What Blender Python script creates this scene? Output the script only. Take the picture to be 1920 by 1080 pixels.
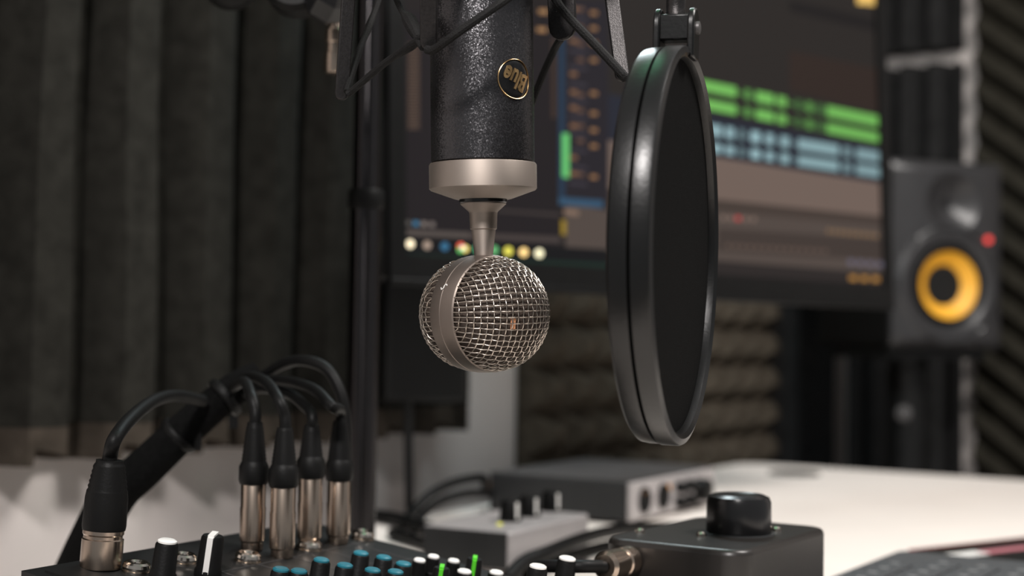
import bpy, math, random
from mathutils import Vector, Matrix, noise
random.seed(7)
for o in list(bpy.data.objects): bpy.data.objects.remove(o, do_unlink=True)
SC = bpy.context.scene
COL = SC.collection
R = math.radians
# ------------------------------------------------------------------ camera
F = 2667.0                                   # focal length in pixels (50 mm on 36 mm)
EYE = Vector((0, 0, 0.92))
RC = Matrix.Rotation(R(90 + 2.15), 3, 'X') @ Matrix.Rotation(R(1.0), 3, 'Z')
cd = bpy.data.cameras.new('camera'); cam = bpy.data.objects.new('camera', cd); COL.objects.link(cam)
cam.matrix_world = Matrix.Translation(EYE) @ RC.to_4x4()
cd.sensor_width = 36; cd.lens = 50.0; cd.clip_start = 0.02; cd.clip_end = 50
cd.dof.use_dof = True; cd.dof.focus_distance = 0.632; cd.dof.aperture_fstop = 6.0
SC.camera = cam
# ------------------------------------------------------------------ light
SC.view_settings.view_transform = 'Standard'; SC.view_settings.look = 'None'
SC.view_settings.exposure = 0.0; SC.view_settings.gamma = 1.0
w = bpy.data.worlds.new('world'); SC.world = w; w.use_nodes = True
w.node_tree.nodes['Background'].inputs[0].default_value = (0.95, 0.98, 1.0, 1)
w.node_tree.nodes['Background'].inputs[1].default_value = 0.27
def area(name, loc, target, size, power, color, sy=None):
    l = bpy.data.lights.new(name, 'AREA'); l.energy = power; l.color = color
    l.size = size
    if sy: l.shape = 'RECTANGLE'; l.size_y = sy
    o = bpy.data.objects.new(name, l); COL.objects.link(o); o.location = loc
    d = Vector(target) - Vector(loc); o.rotation_euler = d.to_track_quat('-Z', 'Y').to_euler()
    return o
area('key_lamp', (-0.15, -0.22, 1.70), (0.1, 0.75, 0.9), 0.13, 16.5, (1.0, 0.955, 0.93))
area('ceiling_lamp', (0.95, 0.75, 2.2), (0.55, 1.25, 0.75), 0.5, 29, (1.0, 0.95, 0.91))
area('green_rim_fill', (0.06, 0.95, 1.67), (0.06, 0.6, 1.05), 0.22, 0.28, (0.25, 1.0, 0.5))  # unseen green light added to tint the top of the pop filter
area('cool_wall_fill', (0.02, 1.46, 1.60), (-0.02, 1.50, 0.85), 0.3, 5.0, (0.82, 0.96, 1.0))  # unseen cool fill added behind the monitor to brighten the wall
# ------------------------------------------------------------------ helpers
def P(px, py, d):
    return EYE + RC @ (Vector(((px - 960) / F, (540 - py) / F, -1)) * d)
def ray(px, py): return RC @ Vector(((px - 960) / F, (540 - py) / F, -1))
def hitp(px, py, o, n):
    r = ray(px, py); return EYE + r * ((o - EYE).dot(n) / r.dot(n))
def G(px, py, z=0.75): return hitp(px, py, Vector((0, 0, z)), Vector((0, 0, 1)))
ROOM = R(58)
AX = Vector((math.cos(ROOM), math.sin(ROOM), 0)); AY = Vector((-math.sin(ROOM), math.cos(ROOM), 0)); UP = Vector((0, 0, 1))
def RM(x, y, z=0.0): return AX * x + AY * y + UP * z
CUP = RC @ Vector((0, 1, 0)); CRT = RC @ Vector((1, 0, 0)); CFW = RC @ Vector((0, 0, -1))
def lin(c):
    f = lambda v: (v / 12.92 if v <= .04045 else ((v + .055) / 1.055) ** 2.4)
    return tuple(f(v / 255) for v in c)

def mat(name, col, rough=0.5, metal=0.0, spec=0.5, nscale=0, nvar=0.0, bump=0.0, bscale=300, srgb=True, sheen=0):
    m = bpy.data.materials.new(name); m.use_nodes = True
    nt = m.node_tree; b = nt.nodes['Principled BSDF']
    c = lin(col) if srgb else col
    b.inputs['Base Color'].default_value = (*c, 1); b.inputs['Roughness'].default_value = rough
    b.inputs['Metallic'].default_value = metal; b.inputs['Specular IOR Level'].default_value = spec
    if sheen: b.inputs['Sheen Weight'].default_value = sheen
    tc = nt.nodes.new('ShaderNodeTexCoord')
    if nvar:
        n = nt.nodes.new('ShaderNodeTexNoise'); n.inputs['Scale'].default_value = nscale; n.inputs['Detail'].default_value = 4
        nt.links.new(tc.outputs['Object'], n.inputs['Vector'])
        r = nt.nodes.new('ShaderNodeValToRGB')
        r.color_ramp.elements[0].position = .3; r.color_ramp.elements[1].position = .7
        r.color_ramp.elements[0].color = (*[v * (1 - nvar) for v in c], 1); r.color_ramp.elements[1].color = (*[min(1, v * (1 + nvar)) for v in c], 1)
        nt.links.new(n.outputs['Fac'], r.inputs['Fac']); nt.links.new(r.outputs['Color'], b.inputs['Base Color'])
    if bump:
        n2 = nt.nodes.new('ShaderNodeTexNoise'); n2.inputs['Scale'].default_value = bscale; n2.inputs['Detail'].default_value = 2
        nt.links.new(tc.outputs['Object'], n2.inputs['Vector'])
        bp = nt.nodes.new('ShaderNodeBump'); bp.inputs['Strength'].default_value = bump; bp.inputs['Distance'].default_value = 0.001
        nt.links.new(n2.outputs['Fac'], bp.inputs['Height']); nt.links.new(bp.outputs['Normal'], b.inputs['Normal'])
    return m
def emit(name, col, s=1.0):
    m = bpy.data.materials.new(name); m.use_nodes = True
    b = m.node_tree.nodes['Principled BSDF']
    b.inputs['Base Color'].default_value = (.002, .002, .002, 1); b.inputs['Roughness'].default_value = .6
    b.inputs['Specular IOR Level'].default_value = .03
    b.inputs['Emission Color'].default_value = (*lin(col), 1); b.inputs['Emission Strength'].default_value = s
    return m
def flake(name):
    m = mat(name, (68, 67, 69), .34, .85, .4); nt = m.node_tree; b = nt.nodes['Principled BSDF']
    tc = nt.nodes.new('ShaderNodeTexCoord'); v = nt.nodes.new('ShaderNodeTexVoronoi'); v.inputs['Scale'].default_value = 2300
    nt.links.new(tc.outputs['Object'], v.inputs['Vector'])
    s = nt.nodes.new('ShaderNodeVectorMath'); s.operation = 'SUBTRACT'; s.inputs[1].default_value = (.5, .5, .5)
    nt.links.new(v.outputs['Color'], s.inputs[0])
    k = nt.nodes.new('ShaderNodeVectorMath'); k.operation = 'SCALE'; k.inputs['Scale'].default_value = .30
    nt.links.new(s.outputs[0], k.inputs[0])
    g = nt.nodes.new('ShaderNodeNewGeometry')
    a = nt.nodes.new('ShaderNodeVectorMath'); a.operation = 'ADD'
    nt.links.new(k.outputs[0], a.inputs[0]); nt.links.new(g.outputs['Normal'], a.inputs[1])
    nn = nt.nodes.new('ShaderNodeVectorMath'); nn.operation = 'NORMALIZE'; nt.links.new(a.outputs[0], nn.inputs[0])
    nt.links.new(nn.outputs[0], b.inputs['Normal'])
    return m

M = dict(
    white_wall=mat('white_wall_paint', (204, 197, 193), .8, nscale=6, nvar=.05, bump=.15, bscale=120),
    floor=mat('dark_floor', (70, 64, 60), .7, nscale=5, nvar=.15),
    desk=mat('beige_desk_laminate', (238, 229, 221), .42, spec=.4, nscale=9, nvar=.03),
    black=mat('black_plastic', (24, 24, 24), .45, spec=.28, nscale=40, nvar=.1, bump=.05, bscale=900),
    soft=mat('matte_black_rubber', (14, 14, 14), .5, spec=.15, nscale=60, nvar=.15, bump=.1, bscale=900),
    gloss=mat('glossy_black', (22, 22, 23), .25, spec=.4),
    fabric=mat('black_mesh_fabric', (13, 13, 13), .95, spec=.05, nscale=500, nvar=.3, bump=.4, bscale=2500),
    hoop=mat('hoop_plastic', (13, 13, 13), .32, spec=.36, bump=.06, bscale=500),
    foam=mat('charcoal_foam', (38, 37, 34), 1, spec=.03, nscale=60, nvar=.25, bump=.8, bscale=500),
    foam_black=mat('black_foam', (46, 46, 46), 1, spec=.03, nscale=60, nvar=.2, bump=.8, bscale=500),
    foam_brown=mat('brown_grey_foam', (62, 56, 50), 1, spec=.03, nscale=60, nvar=.25, bump=.8, bscale=500),
    foam_olive=mat('olive_grey_foam', (80, 73, 64), 1, spec=.03, nscale=60, nvar=.25, bump=.8, bscale=500),
    nickel=mat('satin_nickel', (176, 165, 155), .5, 1.0, nscale=80, nvar=.04),
    nickel_turned=mat('turned_nickel', (160, 150, 142), .63, 1.0, nscale=80, nvar=.03),
    pole=mat('black_steel_tube', (58, 56, 57), .2, 1.0, nscale=60, nvar=.05),
    band=mat('bead_blasted_nickel', (130, 120, 113), .52, 1.0, nscale=80, nvar=.04),
    foam_dark=mat('dark_olive_foam', (50, 48, 42), 1, spec=.03, nscale=60, nvar=.25, bump=.8, bscale=500),
    bezel=mat('dull_black_bezel', (16, 16, 16), .4, spec=.15, nscale=60, nvar=.1),
    box_black=mat('warm_black_enamel', (32, 29, 27), .36, spec=.5, nscale=50, nvar=.08),
    wire=mat('nickel_wire', (188, 178, 168), .3, 1.0, nscale=300, nvar=.1),
    keypad=mat('keypad_grey_plastic', (70, 72, 74), .5, spec=.35, nscale=50, nvar=.06, bump=.1, bscale=600),
    mark=mat('pale_key_print', (150, 150, 150), .6, nscale=60, nvar=.03),
    inner=mat('dark_inner_screen', (66, 55, 48), .75, .2, nscale=900, nvar=.3, bump=.5, bscale=2500),
    copper=mat('copper_capsule', (244, 176, 134), .4, .4, nscale=900, nvar=.2),
    gold=mat('gold_trim', (226, 184, 130), .28, 1.0, nscale=500, nvar=.08),
    chrome=mat('polished_metal', (205, 196, 186), .16, 1.0, nscale=60, nvar=.05),
    shell=mat('plug_shell_metal', (176, 160, 146), .26, 1.0, nscale=60, nvar=.08),
    silver=mat('silver_paint', (170, 165, 165), .42, .2, nscale=40, nvar=.05),
    grey=mat('grey_metal', (84, 82, 82), .45, .5, nscale=40, nvar=.06),
    arm=mat('powder_black_metal', (58, 56, 56), .38, .85, nscale=900, nvar=.2, bump=.16, bscale=2200),
    cord=mat('elastic_cord', (15, 14, 14), .7, spec=.25, nscale=1200, nvar=.35, bump=.5, bscale=1800),
    yellow=mat('yellow_cone', (240, 176, 52), .5, nscale=60, nvar=.05),
    speaker=mat('speaker_grey_black', (48, 47, 48), .34, spec=.5, nscale=30, nvar=.06),
    white=mat('white_plastic', (232, 230, 226), .45, nscale=50, nvar=.03),
    teal=mat('teal_plastic', (30, 106, 122), .45, nscale=50, nvar=.05),
    green=mat('green_plastic', (84, 200, 40), .45, nscale=50, nvar=.05),
    red=mat('dark_red_cover', (120, 44, 44), .6, nscale=60, nvar=.1),
    pink=mat('dusty_pink_band', (170, 104, 112), .6, nscale=60, nvar=.06),
    dgrey=mat('dark_grey_plastic', (36, 37, 38), .5, spec=.35, nscale=50, nvar=.08, bump=.1, bscale=600),
    brown=mat('brown_metal', (128, 100, 82), .45, .5, nscale=60, nvar=.1),
    flake=flake('sparkling_black_paint'),
    led_red=emit('red_led', (255, 80, 74), 1.6), led_yellow=emit('yellow_led', (226, 222, 92), 1.2),
    led_orange=emit('orange_led', (240, 170, 100), .7),
)

def brushed(m, k=.75):
    nt = m.node_tree; b = nt.nodes['Principled BSDF']; t = nt.nodes.new('ShaderNodeTangent'); t.direction_type = 'RADIAL'; t.axis = 'Z'
    nt.links.new(t.outputs[0], b.inputs['Tangent']); b.inputs['Anisotropic'].default_value = k; b.inputs['Anisotropic Rotation'].default_value = .25
brushed(M['nickel_turned'], .5); brushed(M['pole'], .93)
class MB:
    def __init__(s): s.v = []; s.f = []; s.m = []; s.mi = 0
    def quad(s, *pts):
        i = len(s.v); s.v += [Vector(p) for p in pts]; s.f.append(tuple(range(i, i + len(pts)))); s.m.append(s.mi); return s
    def box(s, c, size, ax=None):
        X, Y, Z = ax or (Vector((1, 0, 0)), Vector((0, 1, 0)), Vector((0, 0, 1)))
        c = Vector(c); i = len(s.v); a, b, d = [t / 2 for t in size]
        for k in (-1, 1):
            for (u, v) in ((-1, -1), (1, -1), (1, 1), (-1, 1)): s.v.append(c + X * a * u + Y * b * v + Z * d * k)
        for q in ((0, 3, 2, 1), (4, 5, 6, 7), (0, 1, 5, 4), (1, 2, 6, 5), (2, 3, 7, 6), (3, 0, 4, 7)):
            s.f.append(tuple(i + t for t in q)); s.m.append(s.mi)
        return s
    def prism(s, outline, z0, z1, ax=None, o=None):
        """outline: list of 2-D points (counter-clockwise), extruded along the third axis"""
        X, Y, Z = ax or (Vector((1, 0, 0)), Vector((0, 1, 0)), Vector((0, 0, 1))); o = Vector(o or (0, 0, 0))
        n = len(outline); i = len(s.v)
        for z in (z0, z1):
            for (a, b) in outline: s.v.append(o + X * a + Y * b + Z * z)
        s.f.append(tuple(i + k for k in reversed(range(n)))); s.m.append(s.mi)
        s.f.append(tuple(i + n + k for k in range(n))); s.m.append(s.mi)
        for k in range(n):
            s.f.append((i + k, i + (k + 1) % n, i + n + (k + 1) % n, i + n + k)); s.m.append(s.mi)
        return s
    def lathe(s, prof, o=(0, 0, 0), axis=(0, 0, 1), seg=32, cap=True, closed=False):
        """prof: (radius, height) pairs along axis"""
        o = Vector(o); Z = Vector(axis).normalized()
        X = Z.orthogonal().normalized(); Y = Z.cross(X)
        rows = []
        for (r, h) in prof:
            if r < 1e-7:
                rows.append([len(s.v)]); s.v.append(o + Z * h)
            else:
                rows.append(list(range(len(s.v), len(s.v) + seg)))
                for k in range(seg):
                    t = 2 * math.pi * k / seg; s.v.append(o + Z * h + (X * math.cos(t) + Y * math.sin(t)) * r)
        pairs = list(zip(rows, rows[1:]))
        if closed: pairs.append((rows[-1], rows[0]))
        for a, b in pairs:
            for k in range(seg):
                k2 = (k + 1) % seg
                if len(a) == 1 and len(b) == 1: continue
                if len(a) == 1: q = (a[0], b[k2], b[k])
                elif len(b) == 1: q = (a[k], a[k2], b[0])
                else: q = (a[k], a[k2], b[k2], b[k])
                s.f.append(q); s.m.append(s.mi)
        if cap and not closed:
            if len(rows[0]) > 1: s.f.append(tuple(reversed(rows[0]))); s.m.append(s.mi)
            if len(rows[-1]) > 1: s.f.append(tuple(rows[-1])); s.m.append(s.mi)
        return s
    def tube(s, pts, r, seg=10, sub=8, smooth=True, rad=None):
        pts = [Vector(p) for p in pts]
        if smooth and len(pts) > 2:
            q = [pts[0] * 2 - pts[1]] + pts + [pts[-1] * 2 - pts[-2]]; out = []
            for i in range(1, len(q) - 2):
                for k in range(sub):
                    t = k / sub; p0, p1, p2, p3 = q[i - 1], q[i], q[i + 1], q[i + 2]
                    out.append(.5 * ((2 * p1) + (p2 - p0) * t + (2 * p0 - 5 * p1 + 4 * p2 - p3) * t * t + (3 * p1 - p0 - 3 * p2 + p3) * t ** 3))
            out.append(pts[-1]); pts = out
        n = len(pts); T = [(pts[min(i + 1, n - 1)] - pts[max(i - 1, 0)]).normalized() for i in range(n)]
        N = T[0].orthogonal().normalized(); rows = []
        for i in range(n):
            N = (N - T[i] * N.dot(T[i])).normalized(); B = T[i].cross(N)
            rr = r if rad is None else rad(i / (n - 1))
            rows.append(list(range(len(s.v), len(s.v) + seg)))
            for k in range(seg):
                a = 2 * math.pi * k / seg; s.v.append(pts[i] + (N * math.cos(a) + B * math.sin(a)) * rr)
        for a, b in zip(rows, rows[1:]):
            for k in range(seg):
                s.f.append((a[k], a[(k + 1) % seg], b[(k + 1) % seg], b[k])); s.m.append(s.mi)
        s.f.append(tuple(reversed(rows[0]))); s.m.append(s.mi); s.f.append(tuple(rows[-1])); s.m.append(s.mi)
        return s
    def grid(s, fn, nu, nv):
        i = len(s.v)
        for a in range(nu + 1):
            for b in range(nv + 1): s.v.append(Vector(fn(a / nu, b / nv)))
        for a in range(nu):
            for b in range(nv):
                k = i + a * (nv + 1) + b
                s.f.append((k, k + nv + 1, k + nv + 2, k + 1)); s.m.append(s.mi)
        return s
    def build(s, name, mats, parent=None, world=True, bevel=0, seg=2, angle=35, flat=False):
        """world=True: the vertices are world coordinates and are moved into the thing's own frame"""
        me = bpy.data.meshes.new(name)
        vs = s.v
        if parent is not None and world:
            inv = frame(parent).inverted(); vs = [inv @ p for p in s.v]
        me.from_pydata([tuple(p) for p in vs], [], s.f)
        for m_ in (mats if isinstance(mats, (list, tuple)) else [mats]): me.materials.append(m_)
        me.polygons.foreach_set('material_index', s.m)
        me.update(); 
        if not flat:
            me.shade_smooth(); me.set_sharp_from_angle(angle=R(angle))
        o = bpy.data.objects.new(name, me); COL.objects.link(o)
        if parent is not None: o.parent = parent
        if bevel:
            b = o.modifiers.new('bevel', 'BEVEL'); b.width = bevel; b.segments = seg; b.limit_method = 'ANGLE'; b.angle_limit = R(40)
        return o
def frame(o):
    m = o.matrix_basis.copy(); p = o.parent
    while p is not None: m = p.matrix_basis @ m; p = p.parent
    return m
def tag(o, label, cat, group=None):
    o['label'] = label; o['category'] = cat
    if group: o['group'] = group
    return o
def thing(name, label, cat, loc=(0, 0, 0), rz=0, group=None, mtx=None):
    o = bpy.data.objects.new(name, None); COL.objects.link(o); o.empty_display_size = .02
    o.matrix_basis = mtx if mtx is not None else Matrix.Translation(Vector(loc)) @ Matrix.Rotation(rz, 4, 'Z')
    return tag(o, label, cat, group)
def struct(name, mb, m, **k):
    o = mb.build(name, m, None, **k); o['kind'] = 'structure'; return o
RAX = (AX, AY, UP)

# ------------------------------------------------------------------ room
WALL_Y, WALL_X = 0.929, 2.603
struct('floor', MB().box(RM(1.0, -.3, -.05), (4.2, 3.4, .1), RAX), M['floor'])
struct('wall_back', MB().box(RM(1.0, WALL_Y + .05, 1.25), (4.2, .1, 2.5), RAX), M['white_wall'])
struct('wall_right', MB().box(RM(WALL_X + .05, -.3, 1.25), (.1, 2.458, 2.5), RAX), M['white_wall'])
struct('baseboard_back', MB().box(RM(.9, WALL_Y - .008, .05), (3.2, .016, .1), RAX), M['white_wall'], bevel=.003)

# ------------------------------------------------------------------ acoustic foam
def tri(t, k=.16):
    t = t % 1.0; v = 1 - abs(2 * t - 1)
    return .5 - .5 * math.cos(math.pi * v) if k > .5 else (v * (1 - k) + k * (.5 - .5 * math.cos(math.pi * v)))
def wedge(t):
    # flat topped wave of the thick corrugated foam
    t = t % 1.0
    if t < .18: return .5 - .5 * math.cos(math.pi * t / .18)
    if t < .55: return 1.0
    if t < .80: return .5 + .5 * math.cos(math.pi * (t - .55) / .25)
    return 0.0
def foam_sheet(x0, x1, z0, z1, depth, base, per, prof, nx, along, nrm, org, wob=0.0, sag=0.0, sx0=0.0):
    """sheet on a wall: 'along' is the wall direction, nrm points into the room; closed block with a profiled face"""
    mb = MB(); n = nx
    front = []; 
    for i in range(n + 1):
        x = x0 + (x1 - x0) * i / n
        d = base + depth * prof(x / per) 
        front.append((x, d))
    def pt(x, d, z):
        if sag and abs(z - z0) < 1e-6:
            f = ((x - sx0) / per) % 1.0; z -= sag * (.5 - .5 * math.cos(math.pi * min(1, f * 1.5)))
        return org + along * x + nrm * d + UP * z
    nz = 14
    def fz(x, z):
        return 1 + wob * noise.noise(Vector((x * 9, z * 5, 3)))
    mb.grid(lambda a, b: pt(front[round(a * n)][0], front[round(a * n)][1] * fz(front[round(a * n)][0], z0 + (z1 - z0) * b), z0 + (z1 - z0) * b), n, nz)
    for i in range(n):
        (xa, da), (xb, db) = front[i], front[i + 1]
        for z in (z0, z1):
            mb.quad(pt(xa, 0, z), pt(xb, 0, z), pt(xb, db * fz(xb, z), z), pt(xa, da * fz(xa, z), z))
    for (x, d) in (front[0], front[-1]):
        mb.quad(pt(x, 0, z0), pt(x, 0, z1), pt(x, d * fz(x, z1), z1), pt(x, d * fz(x, z0), z0))
    mb.quad(pt(x0, 0, z0), pt(x1, 0, z0), pt(x1, 0, z1), pt(x0, 0, z1))
    return mb
BW = RM(0, WALL_Y - .0005); RW = RM(WALL_X - .0005, 0)
t = thing('acoustic_foam_panel', 'tall dark corrugated foam panel with broad vertical folds, left of the microphone', 'foam panel', BW + RM(.9, 0, .8485))
foam_sheet(.30, 1.33, .8485, 1.75, .042, .014, .088, wedge, 150, AX, -AY, BW, .12).build('folded_face', M['foam'], t)
foam_sheet(.30, 1.33, .832, .8483, .044, .012, .088, wedge, 300, AX, -AY, BW, .1, .013, .811).build('lower_edge', M['foam_brown'], t)['label'] = 'brownish wavy lower edge of the foam'
# pyramid foam
def pyramids(x0, x1, z0, z1, per, h, base):
    mb = MB(); nx = round((x1 - x0) / (per * 1.45)); nz = round((z1 - z0) / per); px, pz = (x1 - x0) / nx, (z1 - z0) / nz
    def pt(x, d, z): return BW + AX * x - AY * d + UP * z
    for i in range(nx):
        for j in range(nz):
            a, b = x0 + i * px, z0 + j * pz; e = .14
            lo = [(0, 0), (1, 0), (1, 1), (0, 1)]; hi = [(.5 - e, .5 - e), (.5 + e, .5 - e), (.5 + e, .5 + e), (.5 - e, .5 + e)]
            L = [pt(a + u * px, base, b + v * pz) for u, v in lo]; H = [pt(a + u * px, base + h, b + v * pz) for u, v in hi]
            for k in range(4): mb.quad(L[k], L[(k + 1) % 4], H[(k + 1) % 4], H[k])
            mb.quad(*H)
    mb.box(BW + AX * (x0 + x1) / 2 - AY * base / 2 + UP * (z0 + z1) / 2, (x1 - x0, base, z1 - z0), RAX)
    return mb
t = pyramids(1.50, 2.30, .55, 1.40, .055, .030, .012).build('acoustic_foam_panel', M['foam_olive'], None, flat=True)
tag(t, 'pyramid-studded foam panel behind the desk, below the computer screen', 'foam panel')
t = foam_sheet(2.31, 2.50, .45, 1.9, .012, .05, .06, wedge, 40, AX, -AY, BW).build('acoustic_foam_panel', M['foam_black'], None)
tag(t, 'narrow black foam strip right of the pyramid-studded panel, near the room corner', 'foam panel')
# right wall: s runs along -AY from the corner
S0 = RM(WALL_X - .0005, WALL_Y)
t = foam_sheet(.065, .262, .5, 1.435, .03, .02, .05, wedge, 50, -AY, -AX, S0).build('acoustic_foam_panel', M['foam_black'], None)
tag(t, 'black foam tile on the right wall behind the yellow-coned speaker, under the white gap', 'foam panel', )
t = foam_sheet(.065, .262, 1.462, 1.95, .03, .02, .05, wedge, 50, -AY, -AX, S0).build('acoustic_foam_panel', M['foam_black'], None)
tag(t, 'black foam tile high on the right wall, above the white horizontal gap', 'foam panel')
def diag():
    mb = MB(); x0, x1, z0, z1 = .290, 1.15, .45, 1.95
    c, s_ = math.cos(R(38)), math.sin(R(38))
    def fn(a, b):
        x = x0 + (x1 - x0) * a; z = z0 + (z1 - z0) * b
        d = .016 + .030 * tri((z * c + (x) * s_) / .046)
        return S0 - AY * x - AX * d + UP * z
    mb.grid(fn, 130, 330)
    mb.box(S0 - AY * (x0 + x1) / 2 - AX * .008 + UP * (z0 + z1) / 2, (.0155, x1 - x0, z1 - z0), RAX)
    return mb
t = diag().build('acoustic_foam_panel', M['foam_dark'], None)
tag(t, 'dark foam panel with diagonal ridges at the far right, beside the speaker', 'foam panel')

# ------------------------------------------------------------------ desk
DX1, DY1 = 1.946, .811; DX0, DY0 = .28, -.06
t = thing('desk', 'pale beige desk carrying the mixer, the black volume box and the small audio boxes', 'desk', RM(1.1, .37, 0), ROOM)
def rcorner(x0, x1, y0, y1, r, n=6):
    pts = []
    for cx, cy, a0 in ((x1 - r, y1 - r, 0), (x0 + r, y1 - r, 90), (x0 + r, y0 + r, 180), (x1 - r, y0 + r, 270)):
        for k in range(n + 1):
            a = R(a0 + 90 * k / n); pts.append((cx + r * math.cos(a), cy + r * math.sin(a)))
    return pts
MB().prism(rcorner(DX0, DX1, DY0, DY1, .04), .722, .75, RAX).build('desktop', M['desk'], t, bevel=.002)
for x in (DX0 + .05, DX1 - .05):
    MB().box(RM(x, (DY0 + DY1) / 2, .361), (.025, .7, .722), RAX).build('leg_panel', M['desk'], t, bevel=.002)
MB().box(RM(1.1, DY1 - .08, .56), (1.54, .018, .32), RAX).build('back_panel', M['desk'], t, bevel=.002)
gp = G(1489, 889)
g = MB().lathe([(.0, .0002), (.026, .0002), (.027, .0022), (.033, .0026), (.034, .001), (.034, .0)], gp, UP, 40)
g.build('cable_grommet', M['soft'], t)['label'] = 'round dark cable grommet near the back corner'

# ------------------------------------------------------------------ computer screen
SO = P(757, 485, 1.18); SE = P(1655, 533, 1.65); SO.z = SE.z = .9905
SX = (SE - SO); SW = SX.length; SX.normalize(); SN = SX.cross(UP).normalized()      # SN points to the viewer's side
TILT = R(2.5); SUP = (UP * math.cos(TILT) - SN * math.sin(TILT)).normalized(); SNN = SX.cross(SUP).normalized()
SH = SW * .5625
mon = thing('computer_monitor', 'wide computer screen showing green and blue audio tracks, behind the microphone', 'monitor', SO + SX * SW / 2)
def SP(u, v, d=0): return SO + SX * u + SUP * v + SNN * d
BZ, CH = .017, .020
hb = MB().box(SP(SW / 2, (SH - CH + BZ) / 2, -.0195), (SW + 2 * BZ, SH + BZ + CH, .035), (SX, SUP, -SNN))
hb.build('housing', M['black'], mon, bevel=.003)
bz = MB()
for (u0, u1, v0, v1) in ((-BZ, 0, -CH, SH + BZ), (SW, SW + BZ, -CH, SH + BZ), (0, SW, -CH, 0), (0, SW, SH, SH + BZ)):
    bz.box(SP((u0 + u1) / 2, (v0 + v1) / 2, .001), (u1 - u0, v1 - v0, .006), (SX, SUP, -SNN))
bz.build('bezel', M['bezel'], mon)
MB().box(SP(SW / 2, -CH - .003, .001), (SW + 2 * BZ, .006, .008), (SX, SUP, -SNN)).build('lower_lip', M['bezel'], mon, bevel=.001)
arm = SP(SW * .66, SH * .5, -.037); wy = WALL_Y - arm.dot(AY)
MB().box(arm + AY * (wy / 2 - .008), (.05, wy - .016, .05), RAX).box(arm + AY * (wy - .012), (.12, .02, .2), RAX).build('wall_arm', M['black'], mon, bevel=.003)
cols = {}
scr = MB(); smats = []
def cidx(c, s=1.0):
    if (c, s) not in cols: cols[(c, s)] = len(smats); smats.append(emit('screen_%d_%d_%d' % c, c, s))
    return cols[(c, s)]
def UV(px, py):
    q = hitp(px, py, SO, SNN) - SO; return q.dot(SX), q.dot(SUP)
lay = [0]
def patch(pts, c, lv=1, s=1.0):
    scr.mi = cidx(c, s); q = []
    for p in pts:
        u, v = UV(*p); u = min(max(u, 0), SW); v = min(max(v, 0), SH); q.append(SP(u, v, .00012 * lv))
    scr.quad(*reversed(q))
def lane(xa, xb, L, c, lv=2, k=1.0):
    """a bar between two screen-x positions on a track line L = (x0, top0, bottom0, x1, top1, bottom1)"""
    x0, a0, b0, x1, a1, b1 = L
    f = lambda x, a, b: a + (b - a) * (x - x0) / (x1 - x0)
    ta, ba, tb, bb = f(xa, a0, a1), f(xa, b0, b1), f(xb, a0, a1), f(xb, b0, b1)
    s = (1 - k) / 2
    patch([(xa, ta + (ba - ta) * s), (xb, tb + (bb - tb) * s), (xb, bb - (bb - tb) * s), (xa, ba - (ba - ta) * s)], c, lv)
scr.mi = cidx((38, 34, 34)); scr.quad(SP(0, 0), SP(SW, 0), SP(SW, SH), SP(0, SH))
def band(c, xa, ta, ba, xb, tb, bb, lv=1): patch([(xa, ta), (xb, tb), (xb, bb), (xa, ba)], c, lv)
# arrangement window, right of the pop filter
band((44, 40, 38), 1060, -250, 200, 1654, -90, 280)
band((50, 40, 36), 1480, 95, 170, 1650, 130, 212, 2)
band((34, 31, 31), 1480, 0, 22, 1650, 38, 62, 2)
band((40, 42, 52), 1060, 160, 250, 1654, 277, 345, 2)
band((112, 96, 88), 1060, 250, 345, 1654, 343, 406, 2)
band((70, 60, 55), 1060, 345, 372, 1654, 406, 424, 2)
band((82, 72, 67), 1060, 372, 480, 1654, 424, 520, 2)
band((66, 57, 53), 1345, 428, 470, 1654, 448, 488, 3)
band((46, 41, 40), 760, 446, 485, 1654, 512, 533, 3)
G1 = (1327, 152, 172, 1645, 217, 238); G2 = (1335, 188, 207, 1648, 250, 268)
for L in (G1, G2):
    for a, b, c in ((1240, 1380, 1), (1395, 1408, .7), (1417, 1450, 1), (1456, 1474, .9), (1490, 1504, .5), (1511, 1523, .7), (1527, 1550, .5), (1550, 1647, .95)):
        lane(a, b, L, {1: (116, 184, 92), .95: (112, 178, 88), .9: (110, 172, 86), .7: (86, 136, 70), .5: (62, 92, 54)}[c], 4)
    lane(1240, 1647, L, (72, 112, 60), 3, .3)
B1 = (1342, 234, 256, 1650, 285, 305); B2 = (1345, 270, 287, 1652, 314, 334)
for L in (B1, B2):
    for a, b, c in ((1240, 1353, 1), (1360, 1376, 1), (1385, 1395, .5), (1407, 1425, 1.1), (1435, 1450, 1), (1462, 1480, .9), (1495, 1572, .9), (1580, 1595, .6), (1605, 1652, .8)):
        k = (150 * c ** .5, 182 * c ** .5, 188 * c ** .5); lane(a, b, L, tuple(int(v * .95) for v in k), 4)
    lane(1240, 1650, L, (70, 84, 92), 3, .35)
for i in range(9):
    x = 1550 + i * 11
    lane(x, x + 7, (1540, 428, 436, 1660, 440, 448), (128, 102, 76), 5)
for i in range(4): lane(1590 + i * 18, 1600 + i * 18, (1540, 482, 492, 1660, 492, 502), (104, 100, 116), 5)
for i in range(3): lane(1592 + i * 21, 1606 + i * 21, (1540, 514, 523, 1660, 520, 529), (176, 128, 66), 5)
for i in range(14): lane(1360 + i * 14, 1368 + i * 14, (1340, 456, 463, 1660, 474, 481), (98, 82, 74), 5)
lane(1378, 1388, (1350, 404, 412, 1660, 420, 428), (190, 72, 72), 6)
for i in range(5): lane(1352 + i * 14, 1360 + i * 14, (1350, 404, 412, 1660, 420, 428), (128, 108, 98), 5)
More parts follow.
